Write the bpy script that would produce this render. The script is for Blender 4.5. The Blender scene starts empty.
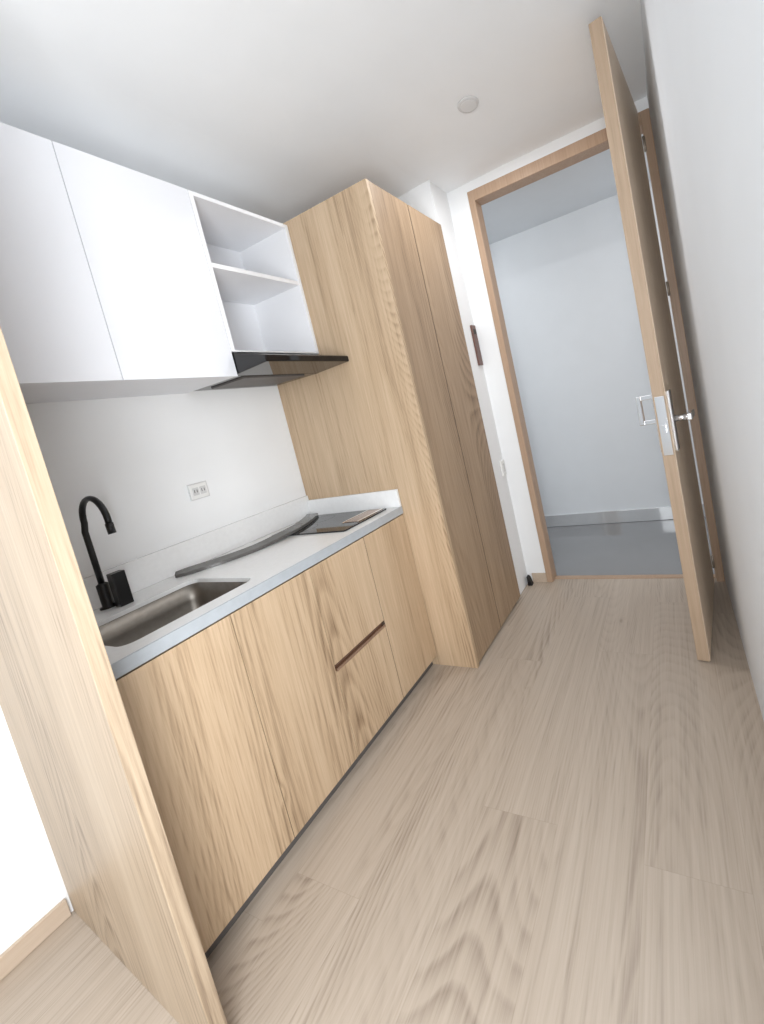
import bpy, bmesh, math
from mathutils import Vector, Matrix
C=bpy.context.scene.collection
# ------------------------------------------------------------------ materials
class NT:
    def __init__(s,name):
        s.m=bpy.data.materials.new(name); s.m.use_nodes=True
        s.t=s.m.node_tree; s.b=s.t.nodes['Principled BSDF']
    def n(s,typ,**k):
        x=s.t.nodes.new(typ)
        for a,v in k.items(): setattr(x,a,v)
        return x
    def link(s,a,b): s.t.links.new(a,b)
    def put(s,sock,v):
        if isinstance(v,bpy.types.NodeSocket): s.link(v,sock)
        else: sock.default_value=v
    def math(s,op,a,b=None,c=None):
        x=s.n('ShaderNodeMath',operation=op); s.put(x.inputs[0],a)
        if b is not None: s.put(x.inputs[1],b)
        if c is not None: s.put(x.inputs[2],c)
        return x.outputs[0]
    def vmath(s,op,a,b):
        x=s.n('ShaderNodeVectorMath',operation=op); s.put(x.inputs[0],a); s.put(x.inputs[1],b); return x.outputs[0]
    def noise(s,vec,scale,detail=2,rough=.5,dist=0):
        x=s.n('ShaderNodeTexNoise'); s.link(vec,x.inputs['Vector'])
        x.inputs['Scale'].default_value=scale;x.inputs['Detail'].default_value=detail
        x.inputs['Roughness'].default_value=rough;x.inputs['Distortion'].default_value=dist
        return x.outputs['Fac']
    def ramp(s,fac,stops):
        x=s.n('ShaderNodeValToRGB'); s.link(fac,x.inputs[0]); e=x.color_ramp.elements
        while len(e)<len(stops): e.new(.5)
        for el,(p,c) in zip(e,stops): el.position=p; el.color=(*c,1)
        return x.outputs[0]
    def bump(s,h,strength=.1,dist=.002):
        x=s.n('ShaderNodeBump'); x.inputs['Strength'].default_value=strength; x.inputs['Distance'].default_value=dist
        s.link(h,x.inputs['Height']); s.link(x.outputs[0],s.b.inputs['Normal'])
def plain(name,col,rough=.5,metal=0,var=.03,scale=6,coat=0,spec=.5):
    k=NT(name); g=k.n('ShaderNodeNewGeometry').outputs['Position']
    f=k.noise(g,scale,3)
    lo=tuple(max(0,c*(1-var)) for c in col); hi=tuple(min(1,c*(1+var)) for c in col)
    k.link(k.ramp(f,[(.3,lo),(.7,hi)]),k.b.inputs['Base Color'])
    k.b.inputs['Roughness'].default_value=rough;k.b.inputs['Metallic'].default_value=metal
    k.b.inputs['Coat Weight'].default_value=coat; k.b.inputs['Specular IOR Level'].default_value=spec
    return k.m
def grain(k,vec,along,rings=80,fine=130,ringw=.26,bw=1.0,tone=.7,knot=.5,el=.11,mmin=.15):
    def sc(a): return tuple(a if i==along else 1. for i in range(3))
    v1=k.vmath('MULTIPLY',vec,sc(el)); v2=k.vmath('MULTIPLY',vec,sc(.024)); v3=k.vmath('MULTIPLY',vec,sc(.4)); v4=k.vmath('MULTIPLY',vec,sc(.07))
    A=k.noise(v1,2.3,0,.4,0)
    vo=k.n('ShaderNodeTexVoronoi'); k.link(v3,vo.inputs['Vector']); vo.inputs['Scale'].default_value=3.6
    kn=k.math('MAXIMUM',k.math('SUBTRACT',1.,k.math('DIVIDE',vo.outputs['Distance'],.11)),0.)
    kn=k.math('MULTIPLY',kn,kn)
    A2=k.math('ADD',A,k.math('MULTIPLY',kn,.035))
    w=k.math('MULTIPLY',k.math('SUBTRACT',k.noise(v1,22,1,.5),.5),.006)
    t=k.math('FRACT',k.math('MULTIPLY',k.math('ADD',A2,w),rings))
    # growth ring: slowly darkening, then a soft sharp edge
    ring=k.math('MULTIPLY',k.math('POWER',t,1.6),k.math('MINIMUM',k.math('MULTIPLY',k.math('SUBTRACT',1.,t),4.),1.))
    ring=k.math('MULTIPLY',ring,1.6)
    mask=k.noise(v4,5.0,1,.5)
    mask=k.math('MINIMUM',k.math('MAXIMUM',k.math('MULTIPLY',k.math('SUBTRACT',mask,.42),4.),mmin),1.)
    B=k.noise(v2,fine,5,.7); T=k.noise(v2,44,3,.55); K=k.noise(v4,9,3,.5,0)
    F=k.noise(k.vmath('MULTIPLY',vec,sc(.07)),95,1,.5)          # short broken flecks
    F=k.math('MAXIMUM',k.math('MULTIPLY',k.math('SUBTRACT',F,.62),4.),0.)
    br=k.math('MULTIPLY',ring,k.math('MAXIMUM',k.math('MULTIPLY_ADD',B,2.2,-.2),.25))
    f=k.math('MULTIPLY',k.math('MULTIPLY',br,mask),ringw)
    f=k.math('ADD',f,k.math('MULTIPLY',k.math('SUBTRACT',B,.5),bw))
    f=k.math('ADD',f,k.math('MULTIPLY',k.math('SUBTRACT',T,.5),.5))
    f=k.math('ADD',f,k.math('MULTIPLY',k.math('SUBTRACT',K,.5),tone))
    f=k.math('ADD',f,k.math('MULTIPLY',F,.2))
    f=k.math('ADD',f,k.math('MULTIPLY',k.math('MULTIPLY',kn,kn),knot))
    return k.math('ADD',f,.36),B
def wood(name,along,cols,rough=.45,rings=80,ringw=.36,tone=.8,knot=.6,seed=(0,0,0)):
    k=NT(name); g=k.n('ShaderNodeNewGeometry').outputs['Position']
    f,B=grain(k,k.vmath('ADD',g,seed),along,rings,130,ringw,1.1,tone,knot)
    k.link(k.ramp(f,[(.05,cols[0]),(.45,cols[1]),(1.,cols[2])]),k.b.inputs['Base Color'])
    k.b.inputs['Roughness'].default_value=rough; k.bump(B,.12,.001)
    return k.m
def floor_mat(name,cols):
    k=NT(name); g=k.n('ShaderNodeNewGeometry').outputs['Position']
    sp=k.n('ShaderNodeSeparateXYZ'); k.link(g,sp.inputs[0]); x,y=sp.outputs[0],sp.outputs[1]
    W,L=.235,1.25
    xr=k.math('DIVIDE',k.math('ADD',x,.06),W); row=k.math('FLOOR',xr)
    wn=k.n('ShaderNodeTexWhiteNoise',noise_dimensions='1D'); k.link(row,wn.inputs['W'])
    yr=k.math('ADD',k.math('DIVIDE',y,L),wn.outputs['Value']); col=k.math('FLOOR',yr)
    cv=k.n('ShaderNodeCombineXYZ'); k.link(row,cv.inputs[0]); k.link(col,cv.inputs[1])
    w2=k.n('ShaderNodeTexWhiteNoise',noise_dimensions='2D'); k.link(cv.outputs[0],w2.inputs['Vector'])
    off=k.vmath('MULTIPLY',w2.outputs['Color'],(31.,17.,23.))
    f,B=grain(k,k.vmath('ADD',g,off),1,92,110,.27,.62,.22,.5,.12,.35)
    f=k.math('ADD',f,k.math('MULTIPLY',k.math('SUBTRACT',w2.outputs['Value'],.5),.06))
    cc=k.ramp(f,[(.05,cols[0]),(.45,cols[1]),(1.,cols[2])])
    fx=k.math('FRACT',xr); fy=k.math('FRACT',yr)
    dx=k.math('MULTIPLY',k.math('MINIMUM',fx,k.math('SUBTRACT',1.,fx)),W)
    dy=k.math('MULTIPLY',k.math('MINIMUM',fy,k.math('SUBTRACT',1.,fy)),L)
    s=k.math('LESS_THAN',k.math('MINIMUM',dx,dy),.0008)
    mx=k.n('ShaderNodeMix',data_type='RGBA'); k.link(k.math('MULTIPLY',s,.16),mx.inputs[0]); k.link(cc,mx.inputs[6]); mx.inputs[7].default_value=(.2,.15,.11,1)
    k.link(mx.outputs[2],k.b.inputs['Base Color']); k.b.inputs['Roughness'].default_value=.38; k.bump(B,.08,.001)
    return k.m
OAK=[(.62,.47,.325),(.51,.37,.24),(.20,.125,.07)]
M=dict(
 oak=wood('oak_vertical_grain',2,OAK,seed=(3.1,1.7,.4)), oakd=wood('oak_tall_fronts_shaded',2,[(.45,.325,.215),(.36,.25,.158),(.15,.092,.05)],seed=(7.3,2.2,5.)),  # tall fronts: oak darkened, part of it shade put into the colour
 oakp=wood('oak_end_panel',2,[(.52,.415,.305),(.43,.33,.232),(.19,.13,.085)],ringw=.34,seed=(11.,4.6,2.)),
 frame=wood('door_frame_wood',2,[(.50,.355,.25),(.44,.30,.205),(.28,.18,.12)],ringw=.12,tone=.3,knot=0),
 leaf=wood('door_leaf_wood',2,[(.56,.42,.305),(.49,.36,.25),(.35,.245,.165)],ringw=.12,tone=.3,knot=0),
 leaff=wood('door_face_lightened',2,[(.94,.78,.62),(.90,.72,.55),(.68,.52,.38)],ringw=.15,tone=.3,knot=0),  # door face lightened in colour to offset the shade it stands in
 base=wood('baseboard_wood',1,[(.58,.475,.38),(.52,.415,.32),(.38,.29,.21)],ringw=.12,tone=.3,knot=0),
 floor=floor_mat('oak_plank_floor',[(.55,.472,.395),(.445,.37,.30),(.20,.152,.115)]),
 wall=plain('wall_paint',(.87,.88,.89),.85,var=.01), wallr=plain('wall_paint_cooled',(.75,.78,.815),.85,var=.01), ceil=plain('ceiling_paint',(.90,.915,.93),.9,var=.01),  # right wall: room paint greyed and cooled to offset warm bounce light
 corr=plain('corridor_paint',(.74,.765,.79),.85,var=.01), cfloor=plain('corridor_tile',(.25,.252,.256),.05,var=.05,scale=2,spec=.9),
 cbase=plain('corridor_skirting_tile',(.80,.81,.82),.04,.6,var=.05,scale=5,coat=1),
 white=plain('white_laminate',(.79,.80,.84),.35,var=.01), inner=plain('white_cabinet_inside',(.88,.885,.91),.5,var=.01),
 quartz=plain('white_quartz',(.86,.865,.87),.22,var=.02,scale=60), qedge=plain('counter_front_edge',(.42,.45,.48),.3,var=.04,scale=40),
 steel=plain('brushed_steel',(.31,.285,.255),.45,1,.08,40), chrome=plain('chrome',(.84,.84,.85),.18,1,.03), alu=plain('bright_metal_trim',(.88,.84,.80),.25,1,.05),
 black=plain('matte_black_metal',(.012,.012,.013),.35,.3,.1), glass=plain('black_glass',(.008,.007,.007),.05,0,.1,spec=.4),
 hob=plain('dark_hob_glass',(.020,.019,.019),.05,0,.1,spec=.4),
 dark=plain('dark_recess',(.03,.025,.022),.6,0,.2), kick=plain('dark_grey_plinth',(.11,.10,.095),.5,var=.08), ring=plain('burner_print',(.04,.04,.04),.2,spec=.2),
 strip=plain('grey_laminate_strip',(.11,.105,.10),.14,0,.12,20), plastic=plain('white_plastic',(.85,.85,.84),.35,var=.01), grey=plain('light_grey_plastic',(.66,.66,.66),.4,var=.02),
 hinge=plain('dull_hinge_metal',(.42,.36,.30),.4,.6,.05), gap=plain('shadow_gap_strip',(.09,.06,.04),.7,0,.1),
 bronze=plain('red_brown_plastic',(.13,.06,.045),.35,0,.1), rose=plain('copper_pull',(.62,.46,.36),.22,.9,.1), roseb=plain('copper_recess',(.16,.09,.06),.4,.3,.1), brown=plain('brown_hob_metal',(.46,.32,.24),.22,.8,.1))
e=NT('light_lens'); nz=e.noise(e.n('ShaderNodeNewGeometry').outputs['Position'],20)
e.link(e.ramp(nz,[(0,(.72,.72,.72)),(1,(.76,.76,.76))]),e.b.inputs['Base Color']); M['lens']=e.m
# ------------------------------------------------------------------ geometry helpers
def box(bm,x0,x1,y0,y1,z0,z1,bev=0.0):
    t=bmesh.new(); bmesh.ops.create_cube(t,size=1)
    for v in t.verts: v.co=((x0+x1)/2+v.co.x*(x1-x0),(y0+y1)/2+v.co.y*(y1-y0),(z0+z1)/2+v.co.z*(z1-z0))
    if bev: bmesh.ops.bevel(t,geom=t.edges[:],offset=bev,segments=2,affect='EDGES',profile=.5)
    merge(bm,t)
def merge(bm,t):
    me=bpy.data.meshes.new('t'); t.to_mesh(me); t.free(); bm.from_mesh(me); bpy.data.meshes.remove(me)
def prism(bm,poly,ax,a,b,bev=0):
    t=bmesh.new()
    def mk(p,h):
        q=list(p); q.insert(ax,h); return q
    f=[t.verts.new(mk(p,a)) for p in poly]; g=[t.verts.new(mk(p,b)) for p in poly]; n=len(poly)
    t.faces.new(f); t.faces.new(g[::-1])
    for i in range(n): t.faces.new((f[i],g[i],g[(i+1)%n],f[(i+1)%n]))
    bmesh.ops.recalc_face_normals(t,faces=t.faces[:])
    if bev: bmesh.ops.bevel(t,geom=t.edges[:],offset=bev,segments=2,affect='EDGES',profile=.5)
    merge(bm,t)
def tube(bm,pts,r,seg=16):
    t=bmesh.new(); pts=[Vector(p) for p in pts]; rs=r if isinstance(r,list) else [r]*len(pts); rings=[]
    up=None
    for i,p in enumerate(pts):
        d=(pts[min(i+1,len(pts)-1)]-pts[max(i-1,0)]).normalized()
        if up is None:
            up=Vector((0,0,1)) if abs(d.z)<.9 else Vector((1,0,0))
        s=d.cross(up).normalized(); up=s.cross(d).normalized()
        rings.append([t.verts.new(p+(s*math.cos(2*math.pi*j/seg)+up*math.sin(2*math.pi*j/seg))*rs[i]) for j in range(seg)])
    for a,b in zip(rings,rings[1:]):
        for j in range(seg): t.faces.new((a[j],a[(j+1)%seg],b[(j+1)%seg],b[j]))
    t.faces.new(rings[0]); t.faces.new(rings[-1])
    bmesh.ops.recalc_face_normals(t,faces=t.faces[:])
    for f in t.faces: f.smooth=len(f.verts)==4
    merge(bm,t)
def rrect(x0,x1,y0,y1,r,n=6):
    o=[]
    for cx,cy,a in ((x1-r,y1-r,0),(x0+r,y1-r,90),(x0+r,y0+r,180),(x1-r,y0+r,270)):
        for i in range(n+1):
            q=math.radians(a+90*i/n); o.append((cx+r*math.cos(q),cy+r*math.sin(q)))
    return o
def link(name,bm,mat,parent=None):
    me=bpy.data.meshes.new(name); bm.to_mesh(me); bm.free()
    o=bpy.data.objects.new(name,me); C.objects.link(o); me.materials.append(mat)
    if parent is not None:
        base=Vector(parent['_w']); o.parent=parent
    else:
        xs=[v.co for v in me.vertices]; lo=[min(v[i] for v in xs) for i in range(3)]; hi=[max(v[i] for v in xs) for i in range(3)]
        base=Vector(((lo[0]+hi[0])/2,(lo[1]+hi[1])/2,lo[2])); o.location=base
    me.transform(Matrix.Translation(-base)); o['_w']=list(base)
    return o
def bxo(name,mat,parent,*a):
    bm=bmesh.new()
    for b in (a if isinstance(a[0],(tuple,list)) else [a]): box(bm,*b)
    return link(name,bm,mat,parent)
def thing(name,loc,label,cat,group=None):
    o=bpy.data.objects.new(name,None); C.objects.link(o); o.location=loc; o['_w']=list(loc); o.empty_display_size=.05
    o['label']=label;o['category']=cat
    if group:o['group']=group
    return o
def tag(o,label,cat):
    o['label']=label;o['category']=cat; return o
def struct(o): o['kind']='structure'; return o
# ------------------------------------------------------------------ room
XR,YW,ZC=1.936,2.006,2.49; YB=-3.0; YC=3.02; WT=.07
NX,NY=.80,1.803      # wall return filling the gap behind the tall cupboard
struct(bxo('floor',M['floor'],None,-.1,XR+.1,YB,YW+.03,-.1,0))
b=bmesh.new(); prism(b,[(-.1,2.43),(0,2.43),(.35,2.462),(.75,2.482),(1.15,ZC),(XR+.1,ZC),(XR+.1,ZC+.1),(-.1,ZC+.1)],1,YB,YW+WT)   # made-up slope towards the left wall, added to hide the bright strip above cabinets
struct(link('ceiling',b,M['ceil']))
struct(bxo('wall_left',M['wall'],None,-.1,0,YB,YW+WT,0,2.43))
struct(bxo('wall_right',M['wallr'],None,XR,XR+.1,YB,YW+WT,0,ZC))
FX0,FX1,FZ=.932,XR-.001,2.432   # outer frame
struct(bxo('wall_far',M['wall'],None,(0,NX,NY,YW+WT,0,ZC),(NX,FX0,YW,YW+WT,0,ZC),(FX0,XR,YW,YW+WT,FZ,ZC)))
fw=.04
struct(bxo('trim_1',M['frame'],None,(FX0,FX0+fw,YW-.012,YW+WT+.01,0,FZ,.002),(FX1-fw,FX1,YW-.012,YW+WT+.01,0,FZ,.002),(FX0+fw,FX1-fw,YW-.012,YW+WT+.01,FZ-.06,FZ,.002)))
struct(bxo('trim_2',M['frame'],None,FX0+fw,FX1-fw,YW+.03,YW+WT,-.02,.004,.001))
struct(bxo('baseboard_left',M['base'],None,0,.012,YB,-.02,0,.055,.002))
struct(bxo('baseboard_far',M['base'],None,.835,FX0,YW-.012,YW,0,.06,.002))
# corridor
struct(bxo('floor_corridor',M['cfloor'],None,-1.2,3.2,YW+.03,YC+.1,-.1,-.002))
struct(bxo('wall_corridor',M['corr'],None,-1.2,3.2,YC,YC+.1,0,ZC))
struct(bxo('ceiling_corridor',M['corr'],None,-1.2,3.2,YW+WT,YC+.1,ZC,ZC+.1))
struct(bxo('baseboard_corridor',M['cbase'],None,-1.2,3.2,YC-.012,YC,0,.105,.003))
# door leaf, standing open
hx,hy=1.884,1.984; u=Vector((1.805-hx,1.316-hy,0)); L=u.length; ang=math.atan2(u.y,u.x)
D=bpy.data.objects.new('door_1',None); C.objects.link(D); D.location=(hx,hy,0); D.rotation_euler=(0,0,ang); D['kind']='structure'; D['_w']=[0,0,0]
T=.047
bxo('door_leaf',M['leaf'],D,0,L,-T,-.002,.006,2.435,.002)
bxo('lightened_face',M['leaff'],D,.001,L-.003,-.003,0,.008,2.433,.0005)  # added thin sheet whose lighter wood offsets shade on this side
bxo('lock_plate',M['chrome'],D,(L-.0005,L+.003,-T+.006,-.006,.87,1.10,.001),(L+.002,L+.010,-T+.016,-.016,.96,.99,.001))
hl=bxo('handle_plate',M['chrome'],D,L-.095,L-.038,-T-.009,-T+.001,.875,1.115,.002)
pz=bmesh.new()
for z in (1.0,1.10): box(pz,L-.077,L-.055,-T-.062,-T-.004,z-.009,z+.009,.002)
box(pz,L-.080,L-.050,-T-.072,-T-.054,.991,1.109,.003)
link('pull_handle',pz,M['chrome'],hl)
hr=bxo('handle_plate',M['chrome'],D,L-.095,L-.038,-.001,.009,.875,1.115,.002)
lv=bmesh.new(); tube(lv,[(L-.065,.004,1.0),(L-.065,.066,1.0)],.012); box(lv,L-.18,L-.048,.054,.074,.987,1.013,.004)
link('lever',lv,M['chrome'],hr)
for z in (.12,1.58,2.28):
    b=bmesh.new(); tube(b,[(-.004,.007,z-.035),(-.004,.007,z+.035)],.0065); link('hinge',b,M['hinge'],D)
# ------------------------------------------------------------------ end panel
b=bmesh.new(); prism(b,[(0.001,-.012),(.80,-.062),(.80,-.034),(0.001,.016)],2,0,2.2345,.0012)
tag(link('end_panel',b,M['oakp'],None),'tall pale oak end panel standing left of the sink, running past the top of frame','panel')
# ------------------------------------------------------------------ base cabinets
XF=.603; ZT=.781; KZ=.052
def carcass(t,y0,y1):
    bxo('body',M['inner'],t,(.02,XF-.02,y0,y0+.016,KZ,ZT-.004),(.02,XF-.02,y1-.016,y1,KZ,ZT-.004),(.02,XF-.02,y0+.016,y1-.016,KZ,KZ+.016),(.02,.028,y0+.016,y1-.016,KZ+.016,ZT-.004))
    bxo('plinth',M['kick'],t,.50,.565,y0,y1,0,KZ)
g=.0011
def front(name,t,y0,y1,z0,z1,mat='oak'): return bxo(name,M[mat],t,XF-.0195,XF,y0+g,y1-g,z0+g,z1-g,.0008)
t=thing('sink_cabinet',(.3,.303,0),'two-door oak base cabinet under the steel sink, next to the end panel','cabinet')
carcass(t,.02,.587); front('door',t,.02,.30,KZ,ZT); front('door',t,.30,.587,KZ,ZT)
t=thing('drawer_cabinet',(.3,.73,0),'oak drawer cabinet with a copper slot handle, between the sink doors and the narrow door','cabinet')
carcass(t,.587,.873); front('drawer',t,.587,.872,.412,ZT)
dr=front('drawer',t,.587,.872,KZ,.388)
bxo('slot_handle',M['rose'],dr,(XF-.018,XF+.002,.592,.868,.386,.397,.001))
bxo('slot_recess',M['roseb'],dr,(XF-.019,XF-.014,.592,.868,.396,.411))
t=thing('narrow_cabinet',(.3,1.015,0),'narrow one-door oak base cabinet tight against the tall cupboard','cabinet')
carcass(t,.873,1.157); front('door',t,.8745,1.157,KZ,ZT)
bxo('gap_shade_strip',M['gap'],t,XF-.0195,XF-.003,.8735,.8752,KZ+.002,ZT-.002)  # dark strip added in the door joint to stand for its shade
# ------------------------------------------------------------------ countertop
t=thing('countertop',(.3,.59,.785),'white stone countertop with upstand and cut-out for the sink','countertop')
SX0,SX1,SY0,SY1=.185,.53,.085,.445
CB=.806
bm=bmesh.new(); hole=rrect(SX0,SX1,SY0,SY1,.035); out=[(.001,.018),(.598,.018),(.598,1.157),(.001,1.157)]
def loop(pts,z):
    vs=[bm.verts.new((x,y,z)) for x,y in pts]; return vs,[bm.edges.new((vs[i],vs[(i+1)%len(vs)])) for i in range(len(vs))]
top=[]
for z in (.82,CB):
    a,ea=loop(out,z); h,eh=loop(hole,z); bmesh.ops.triangle_fill(bm,edges=ea+eh,use_beauty=True); top.append((a,h))
for k in (0,1):
    A,B=top[0][k],top[1][k]
    for i in range(len(A)): bm.faces.new((A[i],A[(i+1)%len(A)],B[(i+1)%len(A)],B[i]))
bmesh.ops.recalc_face_normals(bm,faces=bm.faces[:])
link('slab',bm,M['quartz'],t)
bxo('front_edge',M['qedge'],t,(.586,.606,.018,1.157,.785,.8195,.001))
bxo('upstand',M['quartz'],t,(.001,.016,.018,1.157,.82,.93,.002),(.016,.606,1.143,1.157,.82,.905,.002))
# sink
t=thing('sink',(.355,.265,.66),'undermounted dark steel sink bowl sunk in the white countertop','sink')
bm=bmesh.new(); rings=[]
for off,z in ((-.014,CB-.001),(.0,CB-.001),(.004,.75),(.012,.67),(.04,.652)):
    rings.append([bm.verts.new((x,y,z)) for x,y in rrect(SX0+off,SX1-off,SY0+off,SY1-off,.04-off*.3)])
for a,c in zip(rings,rings[1:]):
    for i in range(len(a)): bm.faces.new((a[i],a[(i+1)%len(a)],c[(i+1)%len(a)],c[i]))
bm.faces.new(rings[-1])
for f in bm.faces: f.smooth=len(f.verts)==4
bmesh.ops.recalc_face_normals(bm,faces=bm.faces[:])
link('bowl',bm,M['steel'],t)
b=bmesh.new(); tube(b,[(.355,.265,.6525),(.355,.265,.656)],[.045,.04],24); link('drain',b,M['chrome'],t)
# faucet
t=thing('faucet',(.09,.258,.8205),'matte black gooseneck kitchen faucet behind the sink','faucet')
b=bmesh.new(); tube(b,[(.062,.25,.8205),(.062,.25,.826),(.062,.25,.828),(.062,.25,.90),(.062,.25,.905)],[.023,.023,.016,.016,.009],20); box(b,.062,.102,.257,.283,.8205,.832,.001); link('base',b,M['black'],t)
b=bmesh.new(); pts=[(.062,.25,.90),(.058,.251,1.0),(.055,.252,1.08)]
for i in range(17):
    a=math.radians(180-190*i/16); pts.append((.132+.077*math.cos(a),.257,1.108+.077*math.sin(a)))
tube(b,pts,.0085); sp=link('spout',b,M['black'],t)
e0=Vector(pts[-1]); b=bmesh.new(); tube(b,[e0+Vector((0,0,.004)),e0-Vector((-.002,0,.03))],.0102); link('nozzle',b,M['black'],sp)
b=bmesh.new(); box(b,.100,.136,.252,.288,.8205,.932,.002); link('handle',b,M['black'],t)
# cooktop
t=thing('cooktop',(.31,.98,.8203),'black glass cooktop set in the countertop near the tall cupboard','cooktop')
b=bmesh.new(); prism(b,rrect(.09,.545,.84,1.125,.012),2,.8203,.8265,.0012); link('glass',b,M['hob'],t)
bxo('brown_strip',M['brown'],t,.442,.522,.945,1.112,.8264,.8285,.0005)  # plain brown metallic strip on the right end of the glass
bxo('metal_trim',M['alu'],t,(.522,.531,.940,1.112,.8264,.8305,.0008),(.435,.442,.940,1.112,.8264,.8298,.0008))
for x,y,r in ((.21,1.04,.06),(.24,.91,.055)):
    b=bmesh.new()
    tt=bmesh.new(); n=40; ri=[tt.verts.new((x+(r-.002)*math.cos(2*math.pi*i/n),y+(r-.002)*math.sin(2*math.pi*i/n),.8267)) for i in range(n)]
    ro=[tt.verts.new((x+r*math.cos(2*math.pi*i/n),y+r*math.sin(2*math.pi*i/n),.8267)) for i in range(n)]
    for i in range(n): tt.faces.new((ri[i],ri[(i+1)%n],ro[(i+1)%n],ro[i]))
    merge(b,tt); link('burner_ring',b,M['ring'],t)
# loose strip: a flat band, gently bowed, one end lying on the cooktop
b=bmesh.new(); tt=bmesh.new(); rr=[]; N=28
for i in range(N+1):
    s=i/N; y=.455+.645*s; x=.062+.56*s*(1-s)+.02*s
    dx=(.56*(1-2*s)+.02)/.645; nl=math.hypot(1,dx); nx,ny=1/nl,-dx/nl
    w=.026*(min(1,.35+s*14) if s<.05 else 1)
    lift=.0072*min(1,max(0,(s-.35)/.2)); z0=.8206+lift
    rr.append([tt.verts.new(q) for q in ((x-nx*w,y-ny*w,z0),(x+nx*w,y+ny*w,z0),(x+nx*w,y+ny*w,z0+.012),(x-nx*w,y-ny*w,z0+.020))])
for a,c in zip(rr,rr[1:]):
    for i in range(4): tt.faces.new((a[i],a[(i+1)%4],c[(i+1)%4],c[i]))
tt.faces.new(rr[0]); tt.faces.new(rr[-1]); bmesh.ops.recalc_face_normals(tt,faces=tt.faces[:]); merge(b,tt)
tag(link('loose_strip',b,M['strip'],None),'long bowed grey strip lying along the back of the countertop','strip')
# ------------------------------------------------------------------ wall cabinets
XU=.337; Z0,Z1=1.516,2.216; gd=.0009
t=thing('wall_cabinet',(.17,.367,Z0),'white two-door wall cabinet above the sink','cabinet')
bxo('body',M['white'],t,.001,XU-.02,.02,.7135,Z0+.001,Z1,.001)
for y0,y1 in ((.02,.3423),(.3423,.7143)): bxo('door',M['white'],t,XU-.0195,XU,y0+gd,y1-gd,Z0,Z1,.0008)
t=thing('open_shelf_cabinet',(.17,.936,1.61),'white open cabinet with one shelf above the range hood','cabinet')
ya,yb=.715,1.157; zb=1.612; w=.016
bxo('body',M['inner'],t,(.001,XU,ya,ya+w,zb,Z1,.001),(.001,XU,yb-w,yb,zb,Z1,.001),(.001,XU,ya+w,yb-w,Z1-w,Z1),(.001,XU,ya+w,yb-w,zb,zb+.006),(.001,.008,ya+w,yb-w,zb+.006,Z1-w))
bxo('shelf',M['inner'],t,.008,XU-.003,ya+w,yb-w,1.937,1.955,.001)
t=thing('range_hood',(.25,.936,1.518),'black slanted glass range hood below the open shelf','range hood')
b=bmesh.new(); prism(b,[(.30,1.609),(.335,1.609),(.507,1.560),(.507,1.535),(.30,1.524)],1,.7165,1.156,.004); link('glass_visor',b,M['glass'],t)
bxo('body',M['glass'],t,.001,.30,.7165,1.156,1.524,1.609,.001)
bxo('filter',M['kick'],t,.06,.28,.78,1.09,1.518,1.525,.001)
# ------------------------------------------------------------------ tall cupboard
XT=.8167; TY0,TY1,TZ=1.159,1.80,2.2345
t=thing('tall_cupboard',(.41,1.48,0),'tall oak cupboard reaching near the ceiling beside the open doorway','cupboard')
bxo('side_panel',M['oak'],t,.001,XT,TY0,TY0+.02,0,TZ,.0012)
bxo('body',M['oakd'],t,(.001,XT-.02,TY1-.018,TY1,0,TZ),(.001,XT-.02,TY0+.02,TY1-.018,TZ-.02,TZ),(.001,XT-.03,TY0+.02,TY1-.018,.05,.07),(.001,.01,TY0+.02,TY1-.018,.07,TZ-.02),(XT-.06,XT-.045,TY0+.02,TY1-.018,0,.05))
bxo('gap_shade_strip',M['gap'],t,XT-.021,XT-.003,1.4665,1.4735,.012,TZ-.021)  # dark filler between the doors, painted in place of gap shade
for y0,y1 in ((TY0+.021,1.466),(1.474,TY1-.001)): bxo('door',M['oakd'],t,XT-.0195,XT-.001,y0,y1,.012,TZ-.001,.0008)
# ------------------------------------------------------------------ small things
t=thing('wall_outlet',(0.001,.645,1.108),'small white power outlet plate on the wall above the countertop','outlet')
bxo('plate',M['plastic'],t,.003,.010,.613,.682,1.078,1.138,.002)
bxo('backplate',M['grey'],t,.0003,.005,.609,.686,1.074,1.142,.001)
for y in (.633,.662):
    s=bxo('socket',M['grey'],t,.0095,.0112,y-.012,y+.012,1.092,1.124,.001)
    bxo('slot',M['dark'],s,(.0110,.0118,y-.006,y-.004,1.103,1.115),(.0110,.0118,y+.004,y+.006,1.103,1.115))
t=thing('intercom',(NX+.01,1.955,1.43),'narrow red-brown panel on the wall between cupboard and doorway','intercom')
bxo('case',M['bronze'],t,NX,NX+.014,1.932,1.985,1.44,1.685,.003)
bxo('speaker_slot',M['dark'],t,NX+.0135,NX+.015,1.94,1.977,1.63,1.66,.0005)
t=thing('light_switch',(NX+.005,1.975,.74),'slim white light switch low on the wall by the door frame','switch')
bxo('plate',M['plastic'],t,NX,NX+.009,1.945,2.0,.735,.835,.002)
bxo('rocker',M['grey'],t,NX+.0085,NX+.012,1.960,1.985,.76,.81,.001)
b=bmesh.new(); prism(b,[(.815,0),(.845,0),(.83,.055),(.815,.062)],1,YW-.06,YW-.025,.003)
tag(link('door_stop',b,M['black'],None),'small black wedge on the floor beside the tall cupboard','door stop')
t=thing('ceiling_light',(1.226,1.449,ZC),'small round white downlight in the ceiling','light')
b=bmesh.new(); tube(b,[(1.226,1.449,ZC-.0005),(1.226,1.449,ZC-.005),(1.226,1.449,ZC-.007)],[.048,.046,.038],40); link('ring',b,M['grey'],t)
b=bmesh.new(); tube(b,[(1.226,1.449,ZC-.0065),(1.226,1.449,ZC-.008)],[.036,.034],32); link('lens',b,M['lens'],t)
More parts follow.
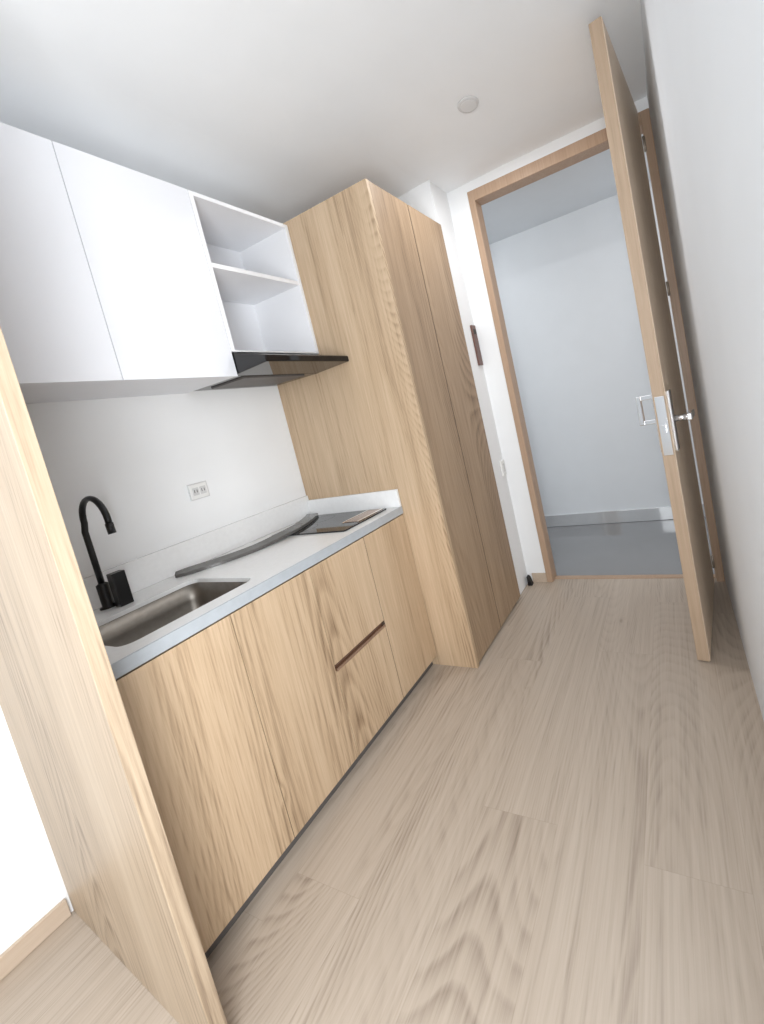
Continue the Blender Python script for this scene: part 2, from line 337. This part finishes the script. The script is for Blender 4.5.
# ------------------------------------------------------------------ camera
f,cx,cy,ya_,pi_,ro_=407.9244,484.9613,441.5547,-0.4401,-0.0982,-0.2120
d=Vector((math.sin(ya_)*math.cos(pi_),math.cos(ya_)*math.cos(pi_),math.sin(pi_))); r0=Vector((math.cos(ya_),-math.sin(ya_),0)); u0=r0.cross(d)
r=r0*math.cos(ro_)+u0*math.sin(ro_); uu=-r0*math.sin(ro_)+u0*math.cos(ro_)
cam=bpy.data.cameras.new('camera'); co=bpy.data.objects.new('camera',cam); C.objects.link(co)
co.matrix_world=Matrix(((r.x,uu.x,-d.x,1.8230),(r.y,uu.y,-d.y,-.3730),(r.z,uu.z,-d.z,1.2242),(0,0,0,1)))
cam.sensor_fit='VERTICAL'; cam.sensor_height=36; cam.lens=f*36/1024; cam.shift_x=-(cx-382)/1024; cam.shift_y=(cy-512)/1024; cam.clip_start=.01
bpy.context.scene.camera=co
# ------------------------------------------------------------------ light
def area(name,loc,tgt,sx,sy,e,col,shape='RECTANGLE'):
    l=bpy.data.lights.new(name,'AREA'); l.shape=shape; l.size=sx; l.size_y=sy; l.energy=e; l.color=col
    o=bpy.data.objects.new(name,l); C.objects.link(o); o.location=loc; o.rotation_euler=(Vector(tgt)-Vector(loc)).to_track_quat('-Z','Y').to_euler()
area('window_light',(1.6,-2.7,1.4),(.4,1.0,1.7),.8,2.0,12,(.95,.98,1))
area('camera_fill',(1.84,-.72,1.25),(.4,-.22,1.45),.62,1.7,55,(.95,.98,1))  # fill added beside the camera to brighten the cabinets, no lamp stands there
area('downlight',(1.226,1.449,ZC-.012),(1.226,1.449,0),.06,.06,7,(.97,.985,1),'DISK')  # fill added at the ceiling disc, which itself looks unlit
area('corridor_light',(2.6,2.6,2.4),(1.5,3.0,.6),.6,.6,9,(.99,.99,1))
area('corridor_lamp',(.2,2.55,2.45),(.9,2.7,0),.5,.5,6,(.98,.99,1))
w=bpy.data.worlds.new('world'); bpy.context.scene.world=w; w.use_nodes=True
w.node_tree.nodes['Background'].inputs[0].default_value=(.88,.94,1,1); w.node_tree.nodes['Background'].inputs[1].default_value=.55
bpy.context.scene.view_settings.view_transform='Standard'
for o in bpy.data.objects:
    if '_w' in o: del o['_w']
